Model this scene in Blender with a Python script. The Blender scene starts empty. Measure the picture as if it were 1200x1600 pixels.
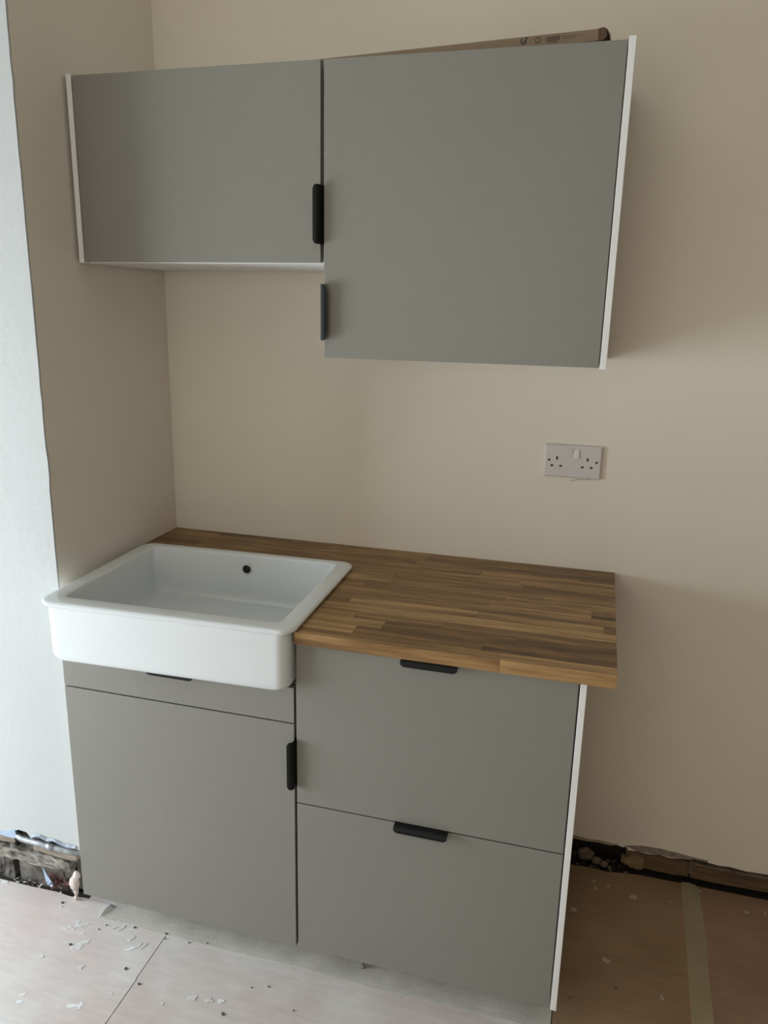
import bpy, bmesh, math, random
from mathutils import Vector, Matrix
random.seed(7)
SC = bpy.context.scene
COL = SC.collection

# ---------------------------------------------------------------- camera
def make_camera():
    yaw, pitch, roll, f = -0.2659, -0.2566, 0.0216, 1210.9
    cy, sy, cp, sp = math.cos(yaw), math.sin(yaw), math.cos(pitch), math.sin(pitch)
    F = Vector((sy*cp, cy*cp, sp)); R = Vector((cy, -sy, 0)); U = R.cross(F)
    c, s = math.cos(roll), math.sin(roll)
    R2 = c*R + s*U; U2 = -s*R + c*U
    cam = bpy.data.cameras.new('camera'); o = bpy.data.objects.new('camera', cam); COL.objects.link(o)
    M = Matrix((R2, U2, -F)).transposed().to_4x4(); M.translation = Vector((1.1868, -2.0633, 1.5782))
    o.matrix_world = M
    cam.sensor_fit = 'VERTICAL'; cam.sensor_height = 36; cam.lens = 36*f/1600
    cam.clip_start = .02
    SC.camera = o
make_camera()

# ---------------------------------------------------------------- world, lights, exposure
WX = -1.9                       # plane of the wall with the window
WIN = dict(y0=-2.35, y1=-.70, z0=.05, z1=1.60)
w = bpy.data.worlds.new('world'); SC.world = w; w.use_nodes = True
bg = w.node_tree.nodes['Background']; bg.inputs[0].default_value = (.62, .72, .85, 1); bg.inputs[1].default_value = .4

def area(name, loc, rot, sx, sy, power, col):
    l = bpy.data.lights.new(name, 'AREA'); l.shape = 'RECTANGLE'; l.size = sx; l.size_y = sy
    l.energy = power; l.color = col
    o = bpy.data.objects.new(name, l); COL.objects.link(o); o.location = loc; o.rotation_euler = rot
    return o
# daylight entering by the window in the left wall (faces +x)
area('window_daylight', (WX+.03, (WIN['y0']+WIN['y1'])/2, (WIN['z0']+WIN['z1'])/2), (0, math.radians(-90), 0),
     WIN['z1']-WIN['z0']-.1, WIN['y1']-WIN['y0']-.1, 95, (.85, .95, 1.0))
# weak warm fill added behind the camera, no window known there
area('rear_fill', (.35, -4.17, 1.55), (math.radians(90), 0, 0), 1.5, 1.1, 11.5, (1.0, .94, .84))
SC.view_settings.view_transform = 'Standard'; SC.view_settings.look = 'None'
SC.view_settings.gamma = 1; SC.view_settings.use_curve_mapping = False
SC.view_settings.exposure = 0.0

# ---------------------------------------------------------------- materials
def nd(nt, t, **kw):
    n = nt.nodes.new(t)
    for k, v in kw.items(): setattr(n, k, v)
    return n
def mat(name, col, rough=.6, var=.0, vscale=6, bump=0, bscale=60, stretch=(1, 1, 1), metal=0, coat=0, col2=None, spec=.5, detail=4):
    m = bpy.data.materials.new(name); m.use_nodes = True; nt = m.node_tree
    b = nt.nodes['Principled BSDF']; L = nt.links.new
    b.inputs['Roughness'].default_value = rough; b.inputs['Metallic'].default_value = metal
    b.inputs['Specular IOR Level'].default_value = spec
    b.inputs['Coat Weight'].default_value = coat; b.inputs['Coat Roughness'].default_value = .08
    tc = nd(nt, 'ShaderNodeTexCoord'); mp = nd(nt, 'ShaderNodeMapping'); mp.inputs['Scale'].default_value = stretch
    L(tc.outputs['Object'], mp.inputs[0])
    n = nd(nt, 'ShaderNodeTexNoise'); n.inputs['Scale'].default_value = vscale; n.inputs['Detail'].default_value = detail
    L(mp.outputs[0], n.inputs['Vector'])
    r = nd(nt, 'ShaderNodeValToRGB')
    c1 = tuple(max(0, c*(1-var)) for c in col); c2 = col2 or tuple(min(1, c*(1+var)) for c in col)
    r.color_ramp.elements[0].position = .3; r.color_ramp.elements[1].position = .7
    r.color_ramp.elements[0].color = (*c1, 1); r.color_ramp.elements[1].color = (*c2, 1)
    L(n.outputs[0], r.inputs[0]); L(r.outputs[0], b.inputs['Base Color'])
    if bump:
        n2 = nd(nt, 'ShaderNodeTexNoise'); n2.inputs['Scale'].default_value = bscale; n2.inputs['Detail'].default_value = 3
        L(mp.outputs[0], n2.inputs['Vector'])
        bp = nd(nt, 'ShaderNodeBump'); bp.inputs['Strength'].default_value = bump; bp.inputs['Distance'].default_value = .002
        L(n2.outputs[0], bp.inputs['Height']); L(bp.outputs[0], b.inputs['Normal'])
    return m

M = {}
M['wall'] = mat('cream_wall_paint', (.82, .76, .66), .75, .03, 1.7, .25, 90)
M['breast'] = mat('chalky_white_wall_paint', (.50, .515, .515), .7, .02, 2.5, .35, 45)
M['ceiling'] = mat('ceiling_paint', (.75, .72, .66), .8, .02)
M['outer'] = mat('warm_room_paint', (.78, .66, .52), .8, .03)
M['outer_right'] = mat('brown_room_paint', (.32, .25, .18), .8, .03)
M['front'] = mat('matt_grey_beige_front', (.222, .215, .190), .42, .02, 3, .12, 700)
M['white'] = mat('white_melamine', (.78, .78, .77), .45, .01)
M['handle'] = mat('black_powder_coat', (.004, .0045, .005), .5, .05, 40, spec=.25)
M['ceramic'] = mat('glazed_white_ceramic', (.74, .78, .80), .13, .01, 3, coat=.5)
M['plastic'] = mat('white_plastic', (.66, .62, .61), .35, .01)
M['dark'] = mat('dark_void', (.012, .010, .009), .9)
M['chrome'] = mat('steel', (.6, .6, .6), .25, .02, metal=1)
M['screw'] = mat('tarnished_screw', (.06, .055, .05), .4, .2, 300, metal=.6)
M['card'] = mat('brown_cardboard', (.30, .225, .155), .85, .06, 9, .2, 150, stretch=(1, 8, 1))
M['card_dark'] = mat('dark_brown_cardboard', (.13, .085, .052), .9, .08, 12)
M['ink'] = mat('black_ink', (.03, .025, .02), .7)
M['pvc'] = mat('black_plastic', (.02, .02, .02), .5)
M['hardboard'] = mat('pinkish_hardboard', (.67, .565, .545), .62, .08, 3.6, .07, 160, col2=(.71, .695, .68), detail=8)
M['hardboard2'] = mat('dusty_pink_hardboard', (.62, .515, .50), .62, .08, 4.4, .07, 160, col2=(.69, .67, .65), detail=8)
M['hardboard3'] = mat('brown_hardboard', (.27, .17, .085), .6, .09, 4.1, .25, 120, col2=(.33, .215, .125), detail=8)
M['hardboard4'] = mat('reddish_hardboard', (.28, .165, .10), .6, .09, 4.1, .25, 120, col2=(.33, .205, .13), detail=8)
M['subfloor'] = mat('dark_subfloor', (.03, .024, .018), .9, .2)
M['tape'] = mat('pale_brown_tape', (.33, .27, .165), .55, .06, 12, .15, 90)
M['strip'] = mat('dusty_grey_paper_strip', (.60, .58, .53), .75, .14, 9, .3, 160, detail=8)
M['paint_spot'] = mat('dried_white_paint', (.80, .82, .84), .6, .04, 60)
M['dull_spot'] = mat('dull_paint_fleck', (.42, .36, .28), .7, .1, 60)
M['grit'] = mat('dark_grit', (.10, .085, .075), .9, .3, 200)
M['timber'] = mat('old_brown_timber', (.13, .08, .04), .8, .4, 7, .8, 60, stretch=(1, 6, 8), detail=8)
M['timber_pale'] = mat('split_pale_timber', (.22, .15, .07), .8, .35, 9, .8, 60, stretch=(1, 8, 8), detail=8)
M['tan'] = mat('grey_tan_wood', (.25, .20, .155), .85, .2, 30, .5, 90, stretch=(1, 5, 5), col2=(.36, .30, .24))
M['batten'] = mat('plaster_stained_grey_timber', (.055, .046, .036), .9, .4, 34, 1, 90, col2=(.36, .33, .29), stretch=(1, 1.5, 3), detail=10)
M['brick'] = mat('grimy_brick', (.055, .048, .042), .95, .4, 22, 1, 120, col2=(.20, .18, .16), detail=10)
M['plaster'] = mat('broken_plaster', (.52, .50, .47), .9, .2, 40, .8, 120)
M['plaster_brown'] = mat('dirty_brown_plaster', (.155, .115, .075), .95, .35, 40, .8, 120)
M['pipe'] = mat('silver_painted_pipe', (.30, .315, .33), .4, .5, 40, .3, 90, metal=.6)
M['wool'] = mat('pink_insulation_fibre', (.20, .095, .095), .95, .35, 70)
M['shard'] = mat('blue_white_shard', (.40, .50, .66), .5, .05)
M['pink_plaster'] = mat('pinkish_white_plaster', (.64, .56, .53), .9, .12, 40, .6, 120)
M['glass'] = mat('window_glass', (.8, .85, .88), .05)
M['glass'].node_tree.nodes['Principled BSDF'].inputs['Transmission Weight'].default_value = 1

def add_grain(m, vec_scale, amount, dust=0.0):
    """fine streaky scuffing and pale dust multiplied over a material's colour"""
    nt = m.node_tree; L = nt.links.new; b = nt.nodes['Principled BSDF']
    src = b.inputs['Base Color'].links[0].from_socket
    tc = nd(nt, 'ShaderNodeTexCoord'); mp = nd(nt, 'ShaderNodeMapping'); mp.inputs['Scale'].default_value = vec_scale
    mp.inputs['Rotation'].default_value = (0, 0, .12)
    L(tc.outputs['Object'], mp.inputs[0])
    n = nd(nt, 'ShaderNodeTexNoise'); n.inputs['Scale'].default_value = 1; n.inputs['Detail'].default_value = 8; n.inputs['Roughness'].default_value = .7
    L(mp.outputs[0], n.inputs['Vector'])
    r = nd(nt, 'ShaderNodeMapRange'); r.inputs['From Min'].default_value = .3; r.inputs['From Max'].default_value = .7
    r.inputs['To Min'].default_value = 1-amount; r.inputs['To Max'].default_value = 1+amount*.6
    L(n.outputs[0], r.inputs['Value'])
    mx = nd(nt, 'ShaderNodeVectorMath', operation='SCALE'); L(src, mx.inputs[0]); L(r.outputs[0], mx.inputs['Scale'])
    n2 = nd(nt, 'ShaderNodeTexNoise'); n2.inputs['Scale'].default_value = 7; n2.inputs['Detail'].default_value = 9; n2.inputs['Roughness'].default_value = .75
    L(tc.outputs['Object'], n2.inputs['Vector'])
    r2 = nd(nt, 'ShaderNodeMapRange'); r2.inputs['From Min'].default_value = .55; r2.inputs['From Max'].default_value = .72
    r2.inputs['To Max'].default_value = dust
    L(n2.outputs[0], r2.inputs['Value'])
    mm = nd(nt, 'ShaderNodeMix', data_type='RGBA'); L(r2.outputs[0], mm.inputs[0]); L(mx.outputs[0], mm.inputs[6]); mm.inputs[7].default_value = (.74, .73, .72, 1)
    L(mm.outputs[2], b.inputs['Base Color'])
add_grain(M['hardboard'], (10, 60, 10), .11, .55); add_grain(M['hardboard2'], (10, 60, 10), .11, .55)
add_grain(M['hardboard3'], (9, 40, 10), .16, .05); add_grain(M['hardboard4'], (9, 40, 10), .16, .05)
add_grain(M['strip'], (20, 90, 10), .10, .4); add_grain(M['tape'], (30, 60, 10), .08, .05)

def oak():
    m = bpy.data.materials.new('oiled_oak'); m.use_nodes = True; nt = m.node_tree; L = nt.links.new
    b = nt.nodes['Principled BSDF']; b.inputs['Roughness'].default_value = .42; b.inputs['Specular IOR Level'].default_value = .4
    tc = nd(nt, 'ShaderNodeTexCoord')
    at = nd(nt, 'ShaderNodeAttribute', attribute_type='OBJECT', attribute_name='tone')
    ps = nd(nt, 'ShaderNodeAttribute', attribute_type='OBJECT', attribute_name='phase')
    cb = nd(nt, 'ShaderNodeCombineXYZ'); L(ps.outputs['Fac'], cb.inputs[0]); L(ps.outputs['Fac'], cb.inputs[1]); L(ps.outputs['Fac'], cb.inputs[2])
    ad = nd(nt, 'ShaderNodeVectorMath', operation='ADD'); L(tc.outputs['Object'], ad.inputs[0]); L(cb.outputs[0], ad.inputs[1])
    mp = nd(nt, 'ShaderNodeMapping'); mp.inputs['Scale'].default_value = (1.6, 26, 26); L(ad.outputs[0], mp.inputs[0])
    n1 = nd(nt, 'ShaderNodeTexNoise'); n1.inputs['Scale'].default_value = 1.3; n1.inputs['Detail'].default_value = 6; n1.inputs['Roughness'].default_value = .55
    n1.inputs['Distortion'].default_value = .6
    L(mp.outputs[0], n1.inputs['Vector'])
    # growth rings: contours of a slow field
    ms = nd(nt, 'ShaderNodeMapping'); ms.inputs['Scale'].default_value = (.9, 9, 9); L(ad.outputs[0], ms.inputs[0])
    n3 = nd(nt, 'ShaderNodeTexNoise'); n3.inputs['Scale'].default_value = 1.0; n3.inputs['Detail'].default_value = 1.5; L(ms.outputs[0], n3.inputs['Vector'])
    mu = nd(nt, 'ShaderNodeMath', operation='MULTIPLY'); mu.inputs[1].default_value = 90; L(n3.outputs[0], mu.inputs[0])
    sn = nd(nt, 'ShaderNodeMath', operation='SINE'); L(mu.outputs[0], sn.inputs[0])
    # fine pores
    mf = nd(nt, 'ShaderNodeMapping'); mf.inputs['Scale'].default_value = (14, 420, 420); L(ad.outputs[0], mf.inputs[0])
    n2 = nd(nt, 'ShaderNodeTexNoise'); n2.inputs['Scale'].default_value = 1; n2.inputs['Detail'].default_value = 2; L(mf.outputs[0], n2.inputs['Vector'])
    r = nd(nt, 'ShaderNodeValToRGB')
    e = r.color_ramp.elements; e[0].position = 0.0; e[0].color = (.065, .028, .008, 1); e[1].position = 1; e[1].color = (.47, .285, .12, 1)
    k = e.new(.5); k.color = (.225, .122, .044, 1)
    # f = tone*.5 + (n1-.5)*1.3 + sin*.05 + (n2-.5)*.25 + .25
    def ma(op, a, bb):
        q = nd(nt, 'ShaderNodeMath', operation=op)
        for i, s in enumerate((a, bb)):
            if isinstance(s, (int, float)): q.inputs[i].default_value = s
            else: L(s, q.inputs[i])
        return q.outputs[0]
    f = ma('ADD', ma('MULTIPLY', at.outputs['Fac'], .72), ma('MULTIPLY', ma('SUBTRACT', n1.outputs[0], .5), 1.7))
    f = ma('ADD', f, ma('MULTIPLY', sn.outputs[0], .075)); f = ma('ADD', f, ma('MULTIPLY', ma('SUBTRACT', n2.outputs[0], .5), .42))
    f = ma('ADD', f, .17)
    L(f, r.inputs[0]); L(r.outputs[0], b.inputs['Base Color'])
    bp = nd(nt, 'ShaderNodeBump'); bp.inputs['Strength'].default_value = .25; bp.inputs['Distance'].default_value = .0006
    L(n2.outputs[0], bp.inputs['Height']); L(bp.outputs[0], b.inputs['Normal'])
    return m
M['oak'] = oak()

# ---------------------------------------------------------------- helpers
def link(name, bm, m, parent=None, smooth=False, bevel=0, seg=2, loc=None, solid=0):
    me = bpy.data.meshes.new(name)
    bmesh.ops.recalc_face_normals(bm, faces=bm.faces)
    bm.to_mesh(me); bm.free()
    me.materials.append(M[m] if isinstance(m, str) else m)
    o = bpy.data.objects.new(name, me); COL.objects.link(o)
    if parent: o.parent = parent
    if loc: o.location = loc
    if smooth:
        for p in me.polygons: p.use_smooth = True
    if solid:
        s = o.modifiers.new('solid', 'SOLIDIFY'); s.thickness = solid; s.offset = 0
    if bevel:
        b = o.modifiers.new('bevel', 'BEVEL'); b.width = bevel; b.segments = seg; b.limit_method = 'ANGLE'; b.angle_limit = math.radians(40)
        b.harden_normals = False
    return o
def empty(name, loc=(0, 0, 0), rz=0):
    o = bpy.data.objects.new(name, None); COL.objects.link(o); o.location = loc; o.rotation_euler = (0, 0, rz); o.empty_display_size = .05
    return o
def tag(o, label=None, cat=None, group=None, kind=None):
    for k, v in (('label', label), ('category', cat), ('group', group), ('kind', kind)):
        if v: o[k] = v
    return o
def bx(bm, x0, x1, y0, y1, z0, z1):
    v = [bm.verts.new((x, y, z)) for x in (x0, x1) for y in (y0, y1) for z in (z0, z1)]
    for f in ((0, 1, 3, 2), (4, 6, 7, 5), (0, 4, 5, 1), (2, 3, 7, 6), (0, 2, 6, 4), (1, 5, 7, 3)):
        bm.faces.new([v[i] for i in f])
    return v
def box(name, m, parent, x0, x1, y0, y1, z0, z1, bevel=0, **k):
    bm = bmesh.new(); bx(bm, x0, x1, y0, y1, z0, z1)
    return link(name, bm, m, parent, bevel=bevel, **k)
def cyl(bm, c, axis, r, h, n=20, r2=None):
    """cylinder from point c along axis for h"""
    a = Vector(axis).normalized(); t = Vector((0, 0, 1)) if abs(a.z) < .9 else Vector((1, 0, 0))
    u = a.cross(t).normalized(); v = a.cross(u); c = Vector(c); r2 = r if r2 is None else r2
    A = [bm.verts.new(c + (u*math.cos(k*2*math.pi/n) + v*math.sin(k*2*math.pi/n))*r) for k in range(n)]
    B = [bm.verts.new(c + a*h + (u*math.cos(k*2*math.pi/n) + v*math.sin(k*2*math.pi/n))*r2) for k in range(n)]
    for k in range(n): bm.faces.new((A[k], A[(k+1) % n], B[(k+1) % n], B[k]))
    bm.faces.new(A[::-1]); bm.faces.new(B)
def tube(bm, pts, r, n=14):
    rings = []
    pts = [Vector(p) for p in pts]
    for i, p in enumerate(pts):
        d = (pts[min(i+1, len(pts)-1)] - pts[max(i-1, 0)]).normalized()
        t = Vector((0, 0, 1)) if abs(d.z) < .9 else Vector((1, 0, 0)); u = d.cross(t).normalized(); v = d.cross(u)
        rr = r[i] if isinstance(r, (list, tuple)) else r
        rings.append([bm.verts.new(p + (u*math.cos(k*2*math.pi/n) + v*math.sin(k*2*math.pi/n))*rr) for k in range(n)])
    for a, b in zip(rings, rings[1:]):
        for k in range(n): bm.faces.new((a[k], a[(k+1) % n], b[(k+1) % n], b[k]))
    bm.faces.new(rings[0][::-1]); bm.faces.new(rings[-1])
def prism_xz(bm, pts, y0, y1):
    A = [bm.verts.new((x, y0, z)) for x, z in pts]; B = [bm.verts.new((x, y1, z)) for x, z in pts]
    n = len(pts)
    for k in range(n): bm.faces.new((A[k], A[(k+1) % n], B[(k+1) % n], B[k]))
    bm.faces.new(A); bm.faces.new(B[::-1])
def lump(bm, c, r, seed=0, sq=(1, 1, 1), sub=2, rough=.3):
    rnd = random.Random(seed)
    res = bmesh.ops.create_icosphere(bm, subdivisions=sub, radius=1)
    for v in res['verts']:
        k = 1 + rnd.uniform(-rough, rough)
        v.co = Vector((v.co.x*sq[0]*r*k, v.co.y*sq[1]*r*k, v.co.z*sq[2]*r*k)) + Vector(c)

# ================================================================ SETTING
D = -.558; XL = -.041          # chimney breast face, alcove side wall
XR, YF, H = 3.5, -4.2, 2.9
# back wall with a ragged lower edge where the skirting was taken off
def wall_back():
    bm = bmesh.new()
    low = [(XL-.0, .072), (1.15, .073), (1.24, .0715), (1.262, .070), (1.30, .0735), (1.335, .071), (1.352, .076), (1.372, .073), (1.376, .078),
           (1.385, .066), (1.41, .069), (1.44, .066), (1.47, .070), (1.50, .067), (1.53, .071), (1.55, .074), (1.565, .078),
           (1.60, .075), (1.63, .072), (1.66, .0745), (1.70, .070), (1.76, .073), (1.85, .071), (2.2, .074), (2.7, .070), (XR, .073)]
    prism_xz(bm, low + [(XR, H), (XL, H)], 0, .06)
    o = link('wall_back', bm, 'wall'); tag(o, 'cream painted plaster wall behind the cupboards', kind='structure')
    box('masonry_core', 'subfloor', o, XL-.1, XR, .07, .12, -.05, H)
    # feathered grey filler above the old skirting line
    bm = bmesh.new()
    up = [(1.372, .080), (1.42, .090), (1.47, .092), (1.52, .088), (1.56, .084), (1.60, .082)]
    dn = [(1.60, .0755), (1.565, .0785), (1.53, .0715), (1.47, .0705), (1.41, .0695), (1.376, .0785)]
    prism_xz(bm, up + dn, -.0012, .002)
    link('filler_smear', bm, mat('grey_filler', (.26, .215, .175), .9, .25, 60, .5, 120), o)
    bm = bmesh.new()
    pts = [(1.21, .080), (1.24, .083), (1.27, .079), (1.31, .083), (1.345, .079), (1.36, .082)]
    prism_xz(bm, pts + [(1.352, .0765), (1.335, .0715), (1.30, .074), (1.262, .0705), (1.24, .072), (1.21, .0725)], -.0008, .002)
    link('filler_smear', bm, mat('brown_filler', (.36, .28, .20), .9, .25, 60, .5, 120), o)
    # hairline crack under the socket
    bm = bmesh.new(); tube(bm, [(1.132, -.0001, 1.148), (1.142, -.0001, 1.150), (1.155, -.0001, 1.1545), (1.17, -.0001, 1.1535), (1.185, -.0001, 1.156)], .00045, 5)
    link('crack', bm, 'plaster_brown', o)
    return o
wall_back()

def wall_left():
    """chimney breast: alcove side face and bright front face, broken away at the foot"""
    bm = bmesh.new()
    low = [(WX, .17), (-.6, .165), (-.45, .168), (-.36, .163), (-.31, .158), (-.283, .161), (-.266, .171), (-.25, .172), (-.241, .1765), (-.216, .174),
           (-.203, .158), (-.19, .163), (-.17, .166), (-.15, .161), (-.13, .163), (-.108, .158), (-.085, .156), (-.06, .158), (XL, .150)]
    # front plaster skin, corner column resampled with chips
    rnd = random.Random(3); pts = list(low)
    z = .2
    while z < H:
        j = rnd.gauss(0, .00035)
        if abs(z-1.20) < .02: j = .0022
        pts.append((XL + j, z)); z += .035
    pts += [(XL, H), (WX, H)]
    prism_xz(bm, pts, D, D+.006)
    o = link('wall_left', bm, 'breast'); tag(o, 'white plastered chimney breast wall, broken away at its foot', kind='structure')
    box('alcove_side', 'wall', o, XL-.05, XL, D+.006, .06, .14, H)
    box('plaster_backing', 'brick', o, XL-.045, XL-.002, D+.03, .06, 0.0, .14)
    box('masonry_core', 'brick', o, WX, XL-.05, D+.085, D+.13, -.02, H)
    bm = bmesh.new(); bx(bm, WX, XL-.05, D+.006, D+.085, .2, H); link('plaster_backing', bm, 'brick', o)
    # lifted strip of lining paper and filler along the broken edge
    bm = bmesh.new()
    t = [(-.200, .160), (-.19, .165), (-.17, .168), (-.15, .163), (-.13, .165), (-.108, .160), (-.085, .158), (-.06, .158)]
    for i, (x, zz) in enumerate(t):
        pass
    top = [bm.verts.new((x, D-.001, zz+.009)) for x, zz in t]
    mid = [bm.verts.new((x+.002, D-.004-.002*(i % 2), zz+.004+.0015*((i*7) % 3))) for i, (x, zz) in enumerate(t)]
    bot = [bm.verts.new((x, D-.002, zz-.003+.002*((i*5) % 3))) for i, (x, zz) in enumerate(t)]
    for a, b in ((top, mid), (mid, bot)):
        for i in range(len(t)-1): bm.faces.new((a[i], a[i+1], b[i+1], b[i]))
    link('torn_lining_paper', bm, mat('bluish_lining_paper', (.34, .39, .46), .8, .35, 90, .6, 120), o, solid=.0008)
    bm = bmesh.new()
    q = [(-.32, .158), (-.29, .160), (-.27, .170), (-.252, .173), (-.247, .150), (-.27, .147), (-.30, .150), (-.33, .148)]
    prism_xz(bm, q, D-.003, D+.001); link('torn_lining_paper', bm, 'shard', o)
    # grimy bricks inside the hole
    for i, (x0, x1, z0, z1, dy) in enumerate([(-.62, -.345, .0, .062, 0), (-.335, -.292, .0, .055, -.008), (-.278, -.094, -.004, .068, -.006),
                                               (-.50, -.31, .072, .137, 0), (-.30, -.10, .074, .140, .004), (-.09, -.0915+.035, .02, .13, .01)]):
        bm = bmesh.new(); bx(bm, x0, x1, D+.030+dy, D+.083, z0-.012, z1)
        bmesh.ops.subdivide_edges(bm, edges=bm.edges, cuts=3, use_grid_fill=True)
        r2 = random.Random(i)
        for v in bm.verts: v.co += Vector((r2.uniform(-1, 1), r2.uniform(-1, 1), r2.uniform(-1, 1)))*.0028
        link('brick', bm, 'brick', o, smooth=False)
wall_left()

# rest of the room
def slab(name, x0, x1, y0, y1, z0, z1, m): return tag(box(name, m, None, x0, x1, y0, y1, z0, z1), kind='structure')
slab('ceiling', WX-.1, XR+.1, YF-.1, .12, H, H+.1, 'ceiling')
slab('wall_right', XR, XR+.1, YF-.1, .12, -.03, H, 'outer_right')
slab('wall_front', WX-.1, XR, YF-.1, YF, -.03, H, 'outer')
bm = bmesh.new()
W = WIN
bx(bm, WX-.1, WX, YF, W['y0'], -.03, H); bx(bm, WX-.1, WX, W['y1'], .12, -.03, H)
bx(bm, WX-.1, WX, W['y0'], W['y1'], -.03, W['z0']); bx(bm, WX-.1, WX, W['y0'], W['y1'], W['z1'], H)
tag(link('wall_window', bm, 'breast'), kind='structure')
bm = bmesh.new()
a, b_, c, d = W['y0'], W['y1'], W['z0'], W['z1']
for q in ((a, a+.05, c, d), (b_-.05, b_, c, d), (a, b_, c, c+.05), (a, b_, d-.05, d), ((a+b_)/2-.025, (a+b_)/2+.025, c, d), (a, b_, (c+d)/2-.02, (c+d)/2+.02)):
    bx(bm, WX-.07, WX-.03, *q)
wn = tag(link('window_1', bm, 'white'), kind='structure')
for (p, q) in ((a+.05, (a+b_)/2-.025), ((a+b_)/2+.025, b_-.05)):
    for (r, s) in ((c+.05, (c+d)/2-.02), ((c+d)/2+.02, d-.05)):
        box('pane', 'glass', wn, WX-.053, WX-.047, p, q, r, s)

bm = bmesh.new()
for q in ((-.45, -.40, .95, 2.15), (1.10, 1.15, .95, 2.15), (-.40, 1.10, .95, 1.0), (-.40, 1.10, 2.10, 2.15), (.325, .375, 1.0, 2.10)):
    bx(bm, q[0], q[1], YF+.0005, YF+.02, q[2], q[3])
tag(link('rear_fill_frame', bm, 'white'), kind='structure')  # unseen frame added on the wall around the rear fill light

# ---- floor: dark subfloor with sheets of hardboard
fl = tag(box('floor', 'subfloor', None, WX, XR, YF, .12, -.06, -.012), kind='structure', label='floor of pinkish hardboard sheets spotted with paint')
def sheet(m, pts):
    bm = bmesh.new()
    A = [bm.verts.new((x, y, -.012)) for x, y in pts]; B = [bm.verts.new((x, y, 0)) for x, y in pts]; n = len(pts)
    for k in range(n): bm.faces.new((A[k], A[(k+1) % n], B[(k+1) % n], B[k]))
    bm.faces.new(A[::-1]); bm.faces.new(B)
    return link('floor_board', bm, m, fl)
s1 = [(.2295, -.50), (.2300, -.62), (.2312, -.743), (.2335, -.748), (.234, -.9), (.238, -2.0)]
s1b = [(x+.0024, y) for x, y in s1]
sheet('hardboard', [(WX, -2.0)] + s1[::-1] + [(.228, D+.002), (-.05, D+.004), (-.09, D-.003), (-.14, D+.001), (-.22, D-.002), (WX, D-.002)])
sheet('hardboard', [(WX, YF), (.2380, YF), (.238, -2.003), (WX, -2.003)])
sheet('hardboard', [(XL+.004, D+.006), (.2275, D+.006), (.2275, -.012), (XL+.004, -.012)])
sheet('hardboard2', s1b + [(1.206, -2.0), (1.206, -.026), (1.1, -.014), (.2320, -.012)])
sheet('hardboard2', [(.2404, YF), (1.536, YF), (1.536, -2.003), (.2404, -2.003)])
sheet('hardboard3', [(1.208, -2.0), (1.536, -2.0), (1.5385, -.012), (1.42, -.012), (1.37, -.019), (1.33, -.026), (1.28, -.022), (1.208, -.026)])  # darker brown sheet, split off at the base unit's right end
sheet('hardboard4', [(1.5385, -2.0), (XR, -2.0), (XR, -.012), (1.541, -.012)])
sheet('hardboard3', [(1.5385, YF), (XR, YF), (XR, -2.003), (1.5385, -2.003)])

def film(name, m, pts, th=.0006, lift=None):
    bm = bmesh.new(); n = len(pts)
    A = [bm.verts.new((x, y, .0)) for x, y in pts]; B = [bm.verts.new((x, y, th)) for x, y in pts]
    for k in range(n): bm.faces.new((A[k], A[(k+1) % n], B[(k+1) % n], B[k]))
    bm.faces.new(A[::-1]); bm.faces.new(B)
    return link(name, bm, m, fl)
film('tape_strip', 'tape', [(1.5365, -.016), (1.538, -.008), (1.556, -.004), (1.574, -.008), (1.583, -.020), (1.582, -.2), (1.574, -.33), (1.568, -.5), (1.562, -.9),
                            (1.51, -.9), (1.518, -.5), (1.527, -.3), (1.533, -.12)])
rnd = random.Random(11)
front = []; x = .045
while x < 1.18:
    front.append((x, -.606 + rnd.uniform(-.003, .003))); x += rnd.uniform(.03, .09)
film('paper_strip', 'strip', [(.03, -.575), (.034, -.595)] + front + [(1.205, -.60), (1.205, -.47), (.06, -.47), (.04, -.55)])
# curled peeling corner of that strip
bm = bmesh.new(); g = []
for i in range(6):
    t = i/5
    g.append([bm.verts.new((.030+.004*t+(.002+.016*t)*j/3, -.606+.048*t, .0010+.009*math.sin(t*2.6)*(1-j/3)**1.5)) for j in range(4)])
for i in range(5):
    for j in range(3): bm.faces.new((g[i][j], g[i][j+1], g[i+1][j+1], g[i+1][j]))
link('peeled_corner', bm, 'paint_spot', fl, smooth=True, solid=.0006)

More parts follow.
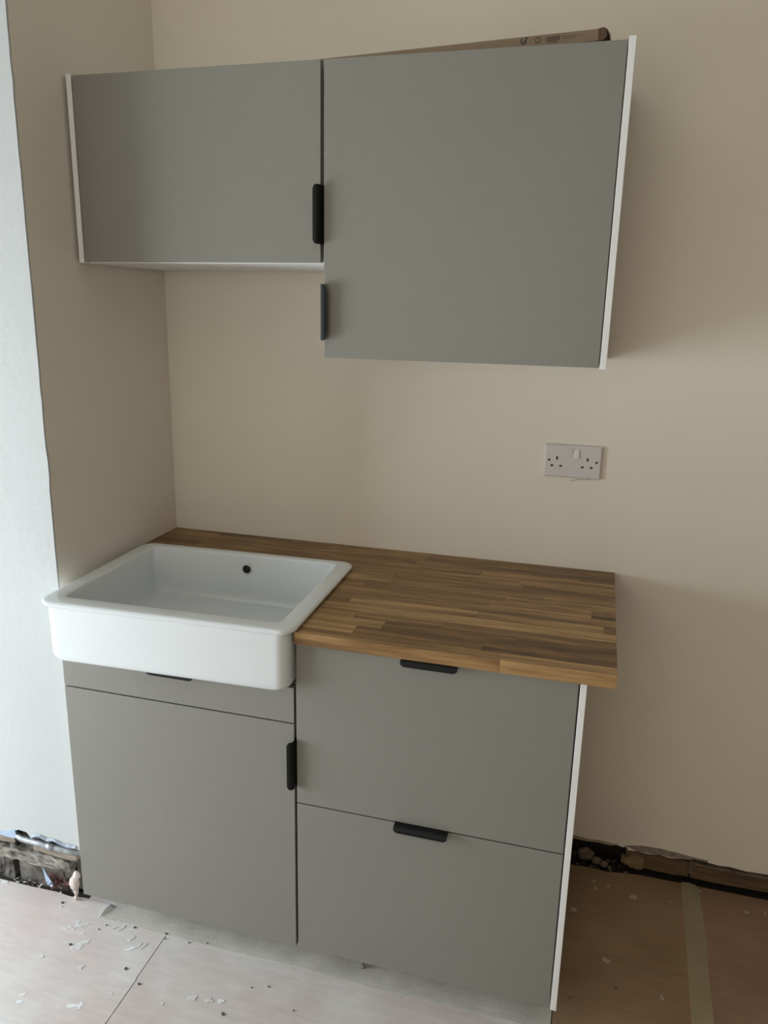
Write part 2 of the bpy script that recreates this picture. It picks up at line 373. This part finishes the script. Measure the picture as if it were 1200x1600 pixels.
# dried paint marks and pin heads lying in the floor surface
def blob_film(x, y, rx, ry, rot, m, seed, th=.0007, n=14, rough=.35, name='paint_spot'):
    r = random.Random(seed); pts = []
    for k in range(n):
        a = 2*math.pi*k/n; q = 1 + r.uniform(-rough, rough)
        px, py = rx*q*math.cos(a), ry*q*math.sin(a)
        pts.append((x+px*math.cos(rot)-py*math.sin(rot), y+px*math.sin(rot)+py*math.cos(rot)))
    return film(name, m, pts, th)
thin = mat('smeared_thin_paint', (.66, .655, .655), .6, .12, 90)
for i, (x, y, rx, ry, rot, m) in enumerate([
    (.010, -.880, .007, .005, .3, 'paint_spot'), (.004, -.862, .008, .003, .6, 'paint_spot'), (.137, -.853, .017, .005, .35, 'paint_spot'), (.150, -.848, .005, .010, .2, 'paint_spot'),
    (-.010, -.640, .004, .020, .2, thin), (.004, -.640, .018, .006, .5, thin), (-.018, -.655, .012, .004, -.4, thin), (.020, -.665, .010, .005, .2, thin),
    (-.030, -.662, .010, .003, .1, thin), (.040, -.690, .020, .008, .7, thin), (.036, -.706, .017, .008, .5, thin), (.012, -.700, .012, .005, .1, thin),
    (.150, -.640, .008, .010, .2, thin), (.177, -.660, .016, .008, .8, thin), (.168, -.672, .012, .005, .5, 'paint_spot'), (.196, -.655, .010, .003, 1.2, thin),
    (.090, -.625, .010, .002, .8, thin), (.110, -.618, .003, .010, -.2, thin), (-.028, -.755, .006, .005, 0, thin), (-.155, -.80, .008, .006, 0, thin), (.085, -.755, .006, .005, .4, thin),
    (.389, -.757, .012, .008, .3, thin), (.429, -.750, .009, .006, .1, thin), (.457, -.745, .007, .006, 0, 'paint_spot'), (.330, -.79, .002, .003, 0, 'paint_spot'),
    (.20, -.80, .002, .002, 0, 'paint_spot'), (-.09, -.60, .003, .003, 0, thin), (-.30, -.5665, .008, .004, 0, 'paint_spot'),
    (1.244, -.208, .010, .009, 0, thin), (1.30, -.105, .005, .004, .2, thin), (1.335, -.085, .005, .004, .2, thin), (1.295, -.075, .004, .003, .2, thin),
    (1.403, -.110, .012, .007, .2, thin), (1.330, -.36, .010, .006, -.4, thin), (1.458, -.437, .003, .007, .3, 'paint_spot'), (1.700, -.080, .006, .004, -.2, 'paint_spot'),
    (1.748, -.07, .004, .003, -.2, 'paint_spot'), (1.50, -.10, .003, .003, 0, thin), (1.585, -.03, .003, .003, 0, 'paint_spot')]):
    blob_film(x, y, rx, ry, rot, m if x < 1.2 else M['dull_spot'], i, th=.0005+.00004*i)
pin = mat('floor_pin', (.10, .085, .08), .6)
for i, (x, y, r) in enumerate([(.193, -.728, .0042), (.249, -.758, .0036), (.017, -.7035, .004), (-.095, -.588, .0045), (-.246, -.665, .004), (.300, -.612, .0022), (.230, -.603, .0032),
                               (.235, -.618, .002), (.345, -.600, .002), (.548, -.676, .0024), (.51, -.690, .0018), (.478, -.775, .0045), (.63, -.72, .002), (-.16, -.885, .003),
                               (1.350, -.44, .003), (1.245, -.50, .003), (.14, -.608, .003), (.065, -.622, .002), (.055, -.640, .002)]):
    blob_film(x, y, r, r*.8, 0, pin, 90+i, th=.0026, n=10, rough=.15, name='pin_head')

# ================================================================ HOLE IN THE CHIMNEY BREAST
bm = bmesh.new(); Y = D+.002
tube(bm, [(-.243, D+.050, .166), (-.250, D+.035, .162), (-.252, D+.012, .157), (-.246, Y, .153), (-.232, Y-.003, .151), (-.14, Y-.004, .1475), (-.10, Y-.003, .1455), (-.07, Y, .1435), (-.045, Y+.006, .142)], .0088, 16)
pipe = empty('water_pipe', (0, 0, 0)); tag(pipe, 'dull silver pipe running through the broken foot of the chimney breast', 'pipe')
link('pipe_run', bm, 'pipe', pipe, smooth=True)
bm = bmesh.new(); tube(bm, [(-.150, Y-.004, .1479), (-.149, Y-.004, .1479), (-.128, Y-.004, .1470), (-.127, Y-.004, .1470)], [.009, .0105, .0105, .009], 16)
link('pipe_coupling', bm, 'pipe', pipe, smooth=True)
bm = bmesh.new()
def rough_beam(bm, x0, x1, y0, y1, za, zb, h, seed, n=14, amp=.0025):
    r = random.Random(seed); rings = []
    for i in range(n+1):
        t = i/n; x = x0+(x1-x0)*t; zc = za+(zb-za)*t
        rings.append([bm.verts.new((x+r.uniform(-amp, amp)*(.3 if 0 < i < n else 0), y+r.uniform(-amp, amp), z+r.uniform(-amp, amp)))
                      for y, z in ((y0, zc), ((y0+y1)/2, zc-.001), (y1, zc), (y1, zc+h), ((y0+y1)/2, zc+h), (y0, zc+h), (y0-.0008, zc+h*.5))])
    m = len(rings[0])
    for a, b in zip(rings, rings[1:]):
        for k in range(m): bm.faces.new((a[k], a[(k+1) % m], b[(k+1) % m], b[k]))
    bm.faces.new(rings[0][::-1]); bm.faces.new(rings[-1])
rough_beam(bm, -.50, -.0885, D+.001, D+.035, .0745, .0745, .035, 5, 22)
tag(link('timber_batten', bm, 'batten'), 'grey timber batten caked with plaster in the foot of the chimney breast', 'timber')
bm = bmesh.new(); rough_beam(bm, -.198, -.062, D-.001, D+.03, .123, .117, .0165, 6, 8, .0012)
tag(link('timber_offcut', bm, 'tan'), 'tan strip of wood wedged just under the silver pipe', 'timber')
bm = bmesh.new(); rough_beam(bm, -.42, -.262, D+.004, D+.03, .122, .127, .022, 8, 8, .002)
tag(link('timber_offcut', bm, 'tan'), 'tan strip of wood at the left edge of the broken plaster', 'timber')
bm = bmesh.new(); rough_beam(bm, -.17, -.064, D+.006, D+.035, .1105, .1075, .009, 9, 8, .0022)
tag(link('lath', bm, 'brick'), 'thin dark splintered lath lying on top of the grey batten', 'lath')
# tuft of pink insulation
bm = bmesh.new(); r = random.Random(4)
for i in range(70):
    cx = -.153+r.gauss(0, .018); cz = .013+abs(r.gauss(0, .009)); cyy = D+.012+r.uniform(-.008, .012)
    p = [Vector((cx, cyy, cz))]
    dv = Vector((r.uniform(-1, 1), r.uniform(-.5, .5), r.uniform(-.4, .8))).normalized()
    for k in range(3): dv = (dv+Vector((r.uniform(-.6, .6), r.uniform(-.4, .4), r.uniform(-.6, .5)))).normalized(); p.append(p[-1]+dv*.006)
    for q in p: q.z = max(q.z, .001)
    tube(bm, p, .0014, 4)
tag(link('insulation_tuft', bm, 'wool'), 'tuft of dull pink fibre lying at the foot of the broken chimney breast', 'insulation', kind='stuff')
bm = bmesh.new()
A = [bm.verts.new(p) for p in ((-.183, D+.008, .066), (-.166, D+.006, .040), (-.148, D+.002, .022), (-.150, D+.000, .012), (-.168, D+.002, .018), (-.176, D+.005, .040))]
bm.faces.new(A)
tag(link('plastic_shard', bm, 'shard', solid=.0015), 'pointed pale blue shard standing in the pink fibre', 'shard')
# plaster drip hanging at the cabinet corner
bm = bmesh.new()
for i, (c_, r_, q_) in enumerate([((-.070, D-.007, .050), .0165, (.85, .7, 1.5)), ((-.063, D-.005, .076), .0115, (.9, .8, 1.2)), ((-.0665, D-.007, .028), .0095, (.75, .7, 1.6)), ((-.067, D-.009, .008), .0065, (.9, .9, 1.2))]):
    lump(bm, c_, r_, 70+i, q_, 2, .10)
tag(link('plaster_lump', bm, 'pink_plaster'), 'pinkish white lump of plaster beside the lower left cupboard corner', 'plaster')
bm = bmesh.new(); r = random.Random(8)
for i in range(26):
    x = r.uniform(-.285, -.19) if i < 18 else r.uniform(-.30, -.09); s = r.uniform(.001, .0032)
    lump(bm, (x, D+.002+r.uniform(-.004, .016), s*.6), s, i, (1.4, 1, .7), 1, .35)
tag(link('plaster_crumbs', bm, 'plaster'), 'pale plaster crumbs along the foot of the chimney breast', 'debris', kind='stuff')

# ================================================================ HOLE AT THE FOOT OF THE BACK WALL
def old_ground(x0, x1, z0, z1, y, seed, m, label, broken=False):
    bm = bmesh.new(); r = random.Random(seed)
    n = 16; rings = []
    for i in range(n+1):
        x = x0+(x1-x0)*i/n
        k = .0012
        rings.append([bm.verts.new((x+(r.uniform(-.010, .004) if (broken and i == 0) else 0), yy+r.uniform(-k, k), zz+r.uniform(-k, k)*1.2)) for yy, zz in
                      ((y, z0), (y+.03, z0), (y+.03, z1), (y, z1), (y-.001, z0+(z1-z0)*.66), (y-.001, z0+(z1-z0)*.33))])
    for a, b in zip(rings, rings[1:]):
        for k in range(6): bm.faces.new((a[k], a[(k+1) % 6], b[(k+1) % 6], b[k]))
    bm.faces.new(rings[0][::-1]); bm.faces.new(rings[-1])
    return tag(link('old_batten', bm, m), label, 'timber')
bt = old_ground(1.385, 1.5535, .012, .064, .004, 1, 'timber', 'short brown batten with a broken pale end at the foot of the back wall', True)
bm = bmesh.new(); rough_beam(bm, 1.368, 1.430, -.001, .010, .013, .008, .040, 12, 7, .003)
for v in bm.verts:
    if v.co.x < 1.39: v.co.z = .033+(v.co.z-.033)*.55
link('splintered_end', bm, 'timber_pale', bt)
bt = old_ground(1.559, 2.6, .012, .060, .002, 2, 'timber', 'long brown batten running off the right edge at the foot of the back wall')
bm = bmesh.new(); rough_beam(bm, 1.562, 2.6, -.006, .012, .0615, .0615, .0045, 13, 40, .0010); link('plaster_lip', bm, 'plaster_brown', bt)
bm = bmesh.new(); rough_beam(bm, 1.552, 1.562, -.004, .012, .030, .030, .044, 14, 3, .003)
tag(link('plaster_clot', bm, 'plaster_brown'), 'clot of grey plaster filling the joint between the two battens', 'plaster')
bm = bmesh.new(); r = random.Random(9)
for i in range(30):
    x = r.uniform(1.22, 1.385); s = r.uniform(.002, .006)
    lump(bm, (x, r.uniform(-.022, .04), max(-.010+s*.8, s*.5-.002)), s, i+50, (1.2, 1, .9), 1, .35)
tag(link('rubble_crumbs', bm, 'plaster_brown'), 'brown rubble crumbs in the hole beside the base unit', 'debris', kind='stuff')
for i, (x, y, z, s, m, lb) in enumerate([(1.268, .006, .022, .021, 'plaster_brown', 'largest brown stone of rubble in the hole beside the base unit'),
                                      (1.300, .000, .012, .013, 'plaster_brown', 'small stone right of the largest one in the wall hole'),
                                      (1.322, -.006, .009, .010, 'plaster_brown', 'paler small stone nearest the broken batten')]):
    bm = bmesh.new(); lump(bm, (x, y, z), s, 30+i, (1.15, .8, 1), 2, .14)
    tag(link('rubble_stone', bm, m), lb, 'stone')

# ================================================================ CABINETS
def handle(parent, length=.12):
    """edge pull: plate projecting forward from the front's edge, folded lip with rounded corners.
    local: X along, Y inward over the front, Z forward; origin on the edge of the front's face"""
    path = [(-.016, 0), (0, 0), (.009, 0), (.013, .0006), (.0162, .0026), (.018, .006), (.0186, .0095), (.0188, .0135)]
    R = .0085; lipstart = .0050
    bm = bmesh.new(); rows = []
    for d, wv in path:
        s = max(0, wv-lipstart); hl = length/2 - (R - math.sqrt(max(0, R*R-min(s, R)**2)))
        rows.append([bm.verts.new((-hl+2*hl*k/12, wv-.0008, d)) for k in range(13)])
    for a, b in zip(rows, rows[1:]):
        for k in range(12): bm.faces.new((a[k], a[k+1], b[k+1], b[k]))
    o = link('handle', bm, 'handle', parent, smooth=False)
    s = o.modifiers.new('solid', 'SOLIDIFY'); s.thickness = .0018; s.offset = 0
    b = o.modifiers.new('bevel', 'BEVEL'); b.width = .0005; b.segments = 2; b.limit_method = 'ANGLE'; b.angle_limit = .6
    return o
def place_handle(o, pos, along, inward):
    a = Vector(along); i = Vector(inward); f = Vector((0, -1, 0))
    m = Matrix((a, i, f)).transposed().to_4x4(); m.translation = Vector(pos); o.matrix_local = m

def front(name, parent, x0, x1, z0, z1, yf, th=.018, handle_at=None):
    o = box(name, 'front', parent, x0, x1, yf, yf+th, z0, z1, bevel=.0011)
    if handle_at:
        h = handle(o); place_handle(h, *handle_at)
    return o
def carcass(parent, w, h, d, top=True, rail=False, name='carcass'):
    bm = bmesh.new(); t = .016
    bx(bm, 0, t, -d, -.005, 0, h); bx(bm, w-t, w, -d, -.005, 0, h); bx(bm, t, w-t, -d, -.005, 0, t)
    if top: bx(bm, t, w-t, -d, -.005, h-t, h)
    bx(bm, t, w-t, -.010, -.005, t, h)
    bx(bm, t, w-t, -d+.03, -.012, h*.5, h*.5+t)
    return link(name, bm, 'white', parent, bevel=.0006)
def legs(parent, w, z):
    for x in (.06, w-.06):
        for y in (-.47, -.06):
            bm = bmesh.new(); cyl(bm, (x, y, -z+.0), (0, 0, 1), .024, .012); cyl(bm, (x, y, -z+.012), (0, 0, 1), .015, z-.020); cyl(bm, (x, y, -.008), (0, 0, 1), .026, .008)
            link('leg', bm, 'pvc', parent)

ZB, FY = .08, -.62
# --- sink base unit
c = empty('sink_base_cabinet', (0, 0, ZB)); tag(c, 'grey-fronted base cupboard under the white sink, one drawer front above a door', 'cabinet')
carcass(c, .5985, .686, .598, top=False); legs(c, .6, ZB)
front('door', c, .0015, .5970, .0, .5985, FY, handle_at=((.5984, FY, .5025), (0, 0, 1), (-1, 0, 0)))
front('drawer_front', c, .0015, .5970, .6015, .6875, FY, handle_at=((.300, FY, .6875), (1, 0, 0), (0, 0, -1)))
# --- drawer base unit
c = empty('drawer_base_cabinet', (.6, 0, ZB)); tag(c, 'grey-fronted base unit with two deep drawers under the oak worktop', 'cabinet')
carcass(c, .6, .80, .598); legs(c, .6, ZB)
front('drawer', c, .0025, .5985, .0, .3985, FY, handle_at=((.2945, FY, .3995), (1, 0, 0), (0, 0, -1)))
front('drawer', c, .0025, .5985, .4015, .7985, FY, handle_at=((.2995, FY, .7975), (1, 0, 0), (0, 0, -1)))
tag(box('side_panel', 'white', c, .6015, .6145, FY-.001, -.004, -.002, .80, bevel=.0008), 'white end panel on the right side')
# --- wall units
UX, UY, ZT = -.0175, -.3947, 2.0697
c = empty('short_wall_cabinet', (UX, 0, ZT-.4)); tag(c, 'short grey-fronted wall cupboard above the sink, beside the alcove wall', 'cabinet')
carcass(c, .6, .4, .373)
front('door', c, .002, .5945, .003, .4, UY, handle_at=((.5958, UY, .1), (0, 0, 1), (-1, 0, 0)))
tag(box('side_panel', 'white', c, -.0135, -.0005, UY-.001, -.003, -.001, .4035, bevel=.0008), 'white end panel on the left side')
c = empty('tall_wall_cabinet', (UX+.6, 0, ZT-.6)); tag(c, 'tall square grey-fronted wall cupboard above the oak worktop', 'cabinet')
carcass(c, .6, .6, .373)
front('door', c, .002, .5985, .0, .6, UY, handle_at=((.0005, UY, .0975), (0, 0, 1), (1, 0, 0)))
tag(box('side_panel', 'white', c, .6005, .6135, UY-.001, -.003, -.003, .606, bevel=.0008), 'white end panel on the right side')

# ================================================================ WORKTOP, stave by stave
WZ0, WZ1, WR, WL = .88, .908, 1.268, XL+.002
top = empty('worktop', (.60, -.3, WZ0)); tag(top, 'oak butcher-block worktop wrapping behind the white sink', 'worktop')
ys = [0, -.0205] + [-.0205-.0415*k for k in range(1, 15)] + [-.635]
rows = {0: [(.35, .3), (.766, .5), (1.018, .85), (WR, .30)], 1: [(.12, .45), (.476, .3), (.766, .62), (WR, .32)], 2: [(.25, .35), (.745, .5), (1.182, .33), (WR, .02)],
        3: [(.10, .3), (.52, .45), (.928, .38), (WR, .78)], 4: [(.30, .3), (.773, .4), (1.033, .75), (WR, .6)], 5: [(.719, .55), (1.045, .40), (WR, .42)],
        6: [(.719, .65), (1.10, .5), (WR, .58)], 7: [(.66, .4), (1.012, .5), (WR, .62)], 8: [(.98, .58), (1.214, .68), (WR, .05)], 9: [(.924, .42), (WR, .5)],
        10: [(.66, .55), (.964, .78), (1.242, .72), (WR, .25)], 11: [(.80, .60), (WR, .8)], 12: [(.70, .72), (.90, .6), (WR, .25)], 13: [(.776, .88), (1.06, .22), (WR, .12)],
        14: [(.723, 1.0), (1.00, .4), (WR, .28)], 15: [(1.043, .55), (WR, .95)]}
XC, YC = .6045, -.212        # cut-out for the sink
rs = random.Random(21)
for i in range(16):
    y1, y0 = ys[i], ys[i+1]
    if i == 0: y1 = -.002
    segs = rows[i]
    x = WL if y0 > YC else XC
    cut = y0 <= YC
    if y0 <= YC and y1 > YC: x = XC
    for xe, tone in segs:
        if xe <= x+.01: continue
        bm = bmesh.new(); dz = rs.uniform(-.00012, .00012)
        bx(bm, x-.60+.00012, xe-.60-.00012, y0+.3+.00012, y1+.3-.00012, 0, WZ1-WZ0+dz)
        if cut and x == XC:
            for v in bm.verts:
                if v.co.x < x-.60+.001: v.co.x -= (v.co.y-.3+.635)*.0279
        o = link('stave', bm, 'oak', top, bevel=.0003, seg=1)
        o['tone'] = float(tone); o['phase'] = rs.uniform(0, 40)
        x = xe

# ================================================================ SINK
def rrect(hx, hy, r, n=8, cx=0, cy=0):
    pts = []
    for (sx, sy, a0) in ((1, 1, 0), (-1, 1, 90), (-1, -1, 180), (1, -1, 270)):
        for k in range(n+1):
            a = math.radians(a0+90*k/n)
            pts.append((cx+sx*(hx-r)+r*math.cos(a), cy+sy*(hy-r)+r*math.sin(a)))
    return pts
sk = empty('farmhouse_sink', (.297, -.434, .77), math.radians(1.6)); tag(sk, 'white ceramic apron-front sink set into the oak worktop', 'sink')
HX, HY = .309, .2415
loops = []      # (hx, hy, r, z, cy)
zt, zl = .152, .1395         # rim top and lip underside (local)
zf = .010
loops += [(.260, .200, .02, 0.0, -.002)]
for k in range(0, 6):                                     # bottom fillet
    a = math.radians(90*k/5); R = .020
    loops.append((HX-.014-R+R*math.sin(a), HY-.009-.012+.012*math.sin(a), .030, R*(1-math.cos(a))+.001, 0))
loops.append((HX-.0125, HY-.0075, .030, .128, 0))
loops.append((HX-.012, HY-.007, .030, zl-.003, 0))
loops.append((HX-.006, HY-.0045, .030, zl-.0005, 0))
for k in range(0, 7):                                     # rolled lip
    a = math.radians(-60+150*k/6); R = .0062
    loops.append((HX-R+R*math.cos(a), HY-R+R*math.cos(a), .034, zt-R+R*math.sin(a), 0))
loops.append((HX-.013, HY-.013, .030, zt+.0003, 0))
ix, iy, icy = .2660, .2050, .0068
loops.append((ix+.006, iy+.006, .026, zt+.0002, icy))
for k in range(1, 6):
    a = math.radians(90*k/5); R = .006
    loops.append((ix+.006-R*math.sin(a), iy+.006-R*math.sin(a), .024, zt-R*(1-math.cos(a)), icy))
loops.append((ix-.004, iy-.004, .028, zf+.05, icy))
loops.append((ix-.006, iy-.006, .032, zf+.03, icy))
for k in range(1, 7):
    a = math.radians(90*k/6); R = .028
    loops.append((ix-.007-R*(1-math.cos(a)), iy-.007-R*(1-math.cos(a)), .036, zf+.002+R*(1-math.sin(a)), icy))
loops.append((.05, .05, .045, zf, icy)); loops.append((.024, .024, .0235, zf-.001, icy))
bm = bmesh.new(); prev = None; first = None
for hx, hy, r, z, cyy in loops:
    ring = [bm.verts.new((x, y, z)) for x, y in rrect(hx, hy, r, 8, 0, cyy)]
    if prev:
        n = len(ring)
        for k in range(n): bm.faces.new((prev[k], prev[(k+1) % n], ring[(k+1) % n], ring[k]))
    else: first = ring
    prev = ring
bm.faces.new(first[::-1]); bm.faces.new(prev)
body = link('basin', bm, 'ceramic', sk, smooth=True)
# overflow hole and waste
oy = icy+iy-.0040
bm = bmesh.new()
def ring_mesh(bm, c, ax, ro, ri, d, n=28):
    a = Vector(ax).normalized(); t = Vector((0, 0, 1)) if abs(a.z) < .9 else Vector((1, 0, 0)); u = a.cross(t).normalized(); v = a.cross(u); c = Vector(c)
    L = []
    for r_, h in ((ro, 0), (ro*.97, d), (ri*1.04, d), (ri, d*.5), (ri, 0)):
        L.append([bm.verts.new(c+a*h+(u*math.cos(k*2*math.pi/n)+v*math.sin(k*2*math.pi/n))*r_) for k in range(n)])
    for p, q in zip(L, L[1:]):
        for k in range(n): bm.faces.new((p[k], p[(k+1) % n], q[(k+1) % n], q[k]))
    return L
ring_mesh(bm, (.0105, oy, .112), (0, -1, 0), .0145, .0118, .0016); link('overflow_ring', bm, 'ceramic', sk, smooth=True)
bm = bmesh.new(); cyl(bm, (.0105, oy, .112), (0, -1, 0), .0122, .0007, 28); link('overflow_hole', bm, 'dark', sk)
bm = bmesh.new(); cyl(bm, (0, icy, zf-.0005), (0, 0, 1), .045, .002, 32, .043); link('drain', bm, 'chrome', sk)

# ================================================================ SOCKET
sx0, sz1 = 1.0625, 1.2443
so = empty('double_socket', (sx0, 0, sz1-.086)); tag(so, 'white double wall socket with two rocker switches on the cream wall', 'socket')
PW, PH = .146, .086
holes = []
for cx_, cz_, w_, h_ in ((.0325, .0505, .0042, .0085), (.0205, .0300, .0068, .0046), (.0430, .0300, .0068, .0046),
                         (.1105, .0505, .0042, .0085), (.0985, .0300, .0068, .0046), (.1210, .0300, .0068, .0046)):
    holes.append((cx_-w_/2, cx_+w_/2, cz_-h_/2, cz_+h_/2))
bm = bmesh.new(); e = .0035; yf = -.0095
xs = sorted({e, PW-e, *[h[0] for h in holes], *[h[1] for h in holes]}); zs = sorted({e, PH-e, *[h[2] for h in holes], *[h[3] for h in holes]})
V = {(i, j): bm.verts.new((x, yf, z)) for i, x in enumerate(xs) for j, z in enumerate(zs)}
for i in range(len(xs)-1):
    for j in range(len(zs)-1):
        mx, mz = (xs[i]+xs[i+1])/2, (zs[j]+zs[j+1])/2
        if any(h[0] < mx < h[1] and h[2] < mz < h[3] for h in holes): continue
        bm.faces.new((V[i, j], V[i+1, j], V[i+1, j+1], V[i, j+1]))
for h in holes:      # hole walls
    q = [(h[0], h[2]), (h[1], h[2]), (h[1], h[3]), (h[0], h[3])]
    A = [bm.verts.new((x, yf, z)) for x, z in q]; B = [bm.verts.new((x, yf+.006, z)) for x, z in q]
    for k in range(4): bm.faces.new((A[k], A[(k+1) % 4], B[(k+1) % 4], B[k]))
# chamfer and sides
I = [(e, e), (PW-e, e), (PW-e, PH-e), (e, PH-e)]; O = [(0, 0), (PW, 0), (PW, PH), (0, PH)]
a1 = [bm.verts.new((x, yf, z)) for x, z in I]; a2 = [bm.verts.new((x, yf+.0028, z)) for x, z in O]; a3 = [bm.verts.new((x, -.0003, z)) for x, z in O]
for p, q in ((a1, a2), (a2, a3)):
    for k in range(4): bm.faces.new((p[k], p[(k+1) % 4], q[(k+1) % 4], q[k]))
bm.faces.new(a3)
fp = link('faceplate', bm, 'plastic', so)
for h in holes: box('pin_aperture', 'dark', so, h[0]-.0002, h[1]+.0002, yf+.0045, yf+.0075, h[2]-.0002, h[3]+.0002)
for cx_, tilt in ((.0655, -1), (.0805, 1)):
    bm = bmesh.new(); v = bx(bm, cx_-.0068, cx_+.0068, yf-.0018, yf+.002, .0535, .0765)
    for q in bm.verts:
        if q.co.y < yf: q.co.y += (q.co.z-.065)/.0115*.0017*tilt-(.0014 if tilt > 0 else .0002)
    link('rocker_switch', bm, mat('lit_switch_plastic', (.76, .72, .70), .3, .01) if cx_ > .07 else 'plastic', so, bevel=.0006)  # right rocker's paler plastic puts the light on its tilt into the colour
for x in (.0125, .1335):
    bm = bmesh.new(); cyl(bm, (x, yf+.0005, .0445), (0, -1, 0), .0031, .0012, 20); sc = link('screw', bm, 'screw', so)
    bm = bmesh.new(); bx(bm, x-.0024, x+.0024, yf-.0010, yf-.0006, .0441, .0449); link('slot', bm, 'dark', sc)

# ================================================================ CARTON ON TOP
Lc, Wc, Hc = .675, .09, .0205
cb = empty('cardboard_carton', (.45, -.310, ZT+.0012)); cb.rotation_euler = (0, -math.atan2(.0195, Lc), -math.atan2(.019, Lc))
tag(cb, 'long flat brown cardboard carton lying on top of the tall wall cupboard', 'carton')
bm = bmesh.new(); bx(bm, 0, Lc, 0, Wc, 0, Hc)
link('carton_body', bm, 'card', cb, bevel=.0008)
bm = bmesh.new()         # open end flap, bending out and round
prof = [(Lc+.0005, Hc-.0002), (Lc+.010, Hc+.0008), (Lc+.016, Hc-.003), (Lc+.021, Hc-.011), (Lc+.023, Hc-.020), (Lc+.0225, -.012)]
A = [bm.verts.new((x, .0015, z)) for x, z in prof]; B = [bm.verts.new((x, Wc-.002, z)) for x, z in prof]
for k in range(len(prof)-1): bm.faces.new((A[k], A[k+1], B[k+1], B[k]))
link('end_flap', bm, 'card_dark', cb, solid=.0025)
bm = bmesh.new()         # dark brown block set in the gap below, which props this end up
v = [bm.verts.new(p) for p in ((Lc-.115, .004, -.0005), (Lc-.002, .004, -.0005), (Lc-.002, .080, -.0005), (Lc-.115, .080, -.0005),
                               (Lc-.112, .004, -.0155), (Lc-.002, .004, -.0185), (Lc-.002, .080, -.0185), (Lc-.112, .080, -.0155))]
for f in ((0, 1, 2, 3), (4, 5, 6, 7), (0, 1, 5, 4), (1, 2, 6, 5), (2, 3, 7, 6), (3, 0, 4, 7)): bm.faces.new([v[i] for i in f])
link('prop_block', bm, 'card_dark', cb)
bm = bmesh.new(); v = [bm.verts.new(p) for p in ((Lc-.0005, .001, .0005), (Lc+.010, .0005, .0), (Lc+.0175, .0005, Hc-.014), (Lc+.0125, .0005, Hc-.001), (Lc-.0005, .001, Hc-.0005))]
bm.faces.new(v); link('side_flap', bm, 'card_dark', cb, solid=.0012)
# printed marks on the front edge of the carton (thin ink on its face)
def ink(bm, pts):
    bm.faces.new([bm.verts.new((x, -.0004, z)) for x, z in pts])
def arc(bm, cx_, cz_, r0, r1, a0, a1, n=18):
    for k in range(n):
        t0 = math.radians(a0+(a1-a0)*k/n); t1 = math.radians(a0+(a1-a0)*(k+1)/n)
        ink(bm, [(cx_+r0*math.cos(t0), cz_+r0*math.sin(t0)), (cx_+r1*math.cos(t0), cz_+r1*math.sin(t0)), (cx_+r1*math.cos(t1), cz_+r1*math.sin(t1)), (cx_+r0*math.cos(t1), cz_+r0*math.sin(t1))])
bm = bmesh.new()
gx, gz, R = Lc-.144, .0122, .0060          # ring of two chasing arrows
arc(bm, gx, gz, R*.66, R, 110, 385, 30); arc(bm, gx+.0014, gz+.0004, .0005, R*.45, 200, 380, 14)
ink(bm, [(gx+.003, gz+.0025), (gx+.0085, gz+.0035), (gx+.0062, gz+.0085)])
rx = Lc-.116                                # three-arrow triangle loop
for k in range(3):
    a = 90+120*k
    arc(bm, rx, gz-.0008, .0044, .0056, a-48, a+38, 8)
    t = math.radians(a+44); px, pz = rx+.005*math.cos(t), gz+.0002+.005*math.sin(t)
    ink(bm, [(px-.0012, pz-.0012), (px+.0014, pz-.0008), (px, pz+.0016)])
r = random.Random(5)
for (x0, x1, zz, h) in [(-.099, -.074, z_, .0019) for z_ in (.0135, .0106, .0077)] + [(-.095, -.078, .0042, .0019)] + [(-.068, -.038, .0132, .0011), (-.068, -.045, .0094, .0011)]:
    x = Lc+x0
    while x < Lc+x1:
        wd = r.uniform(.0009, .0020)
        ink(bm, [(x, zz), (x+wd, zz), (x+wd, zz+h), (x, zz+h)]); x += wd+r.uniform(.0003, .0010)
pm = link('printed_marks', bm, 'ink', cb)

# ================================================================ loose bits on the floor
bm = bmesh.new(); bx(bm, .742, .749, -.562, -.550, .0006, .010)
for v in bm.verts: v.co.x += (v.co.z)*.3
tag(link('wood_chip', bm, 'batten', bevel=.0008), 'small grey chip on the floor under the drawer unit front', 'debris')
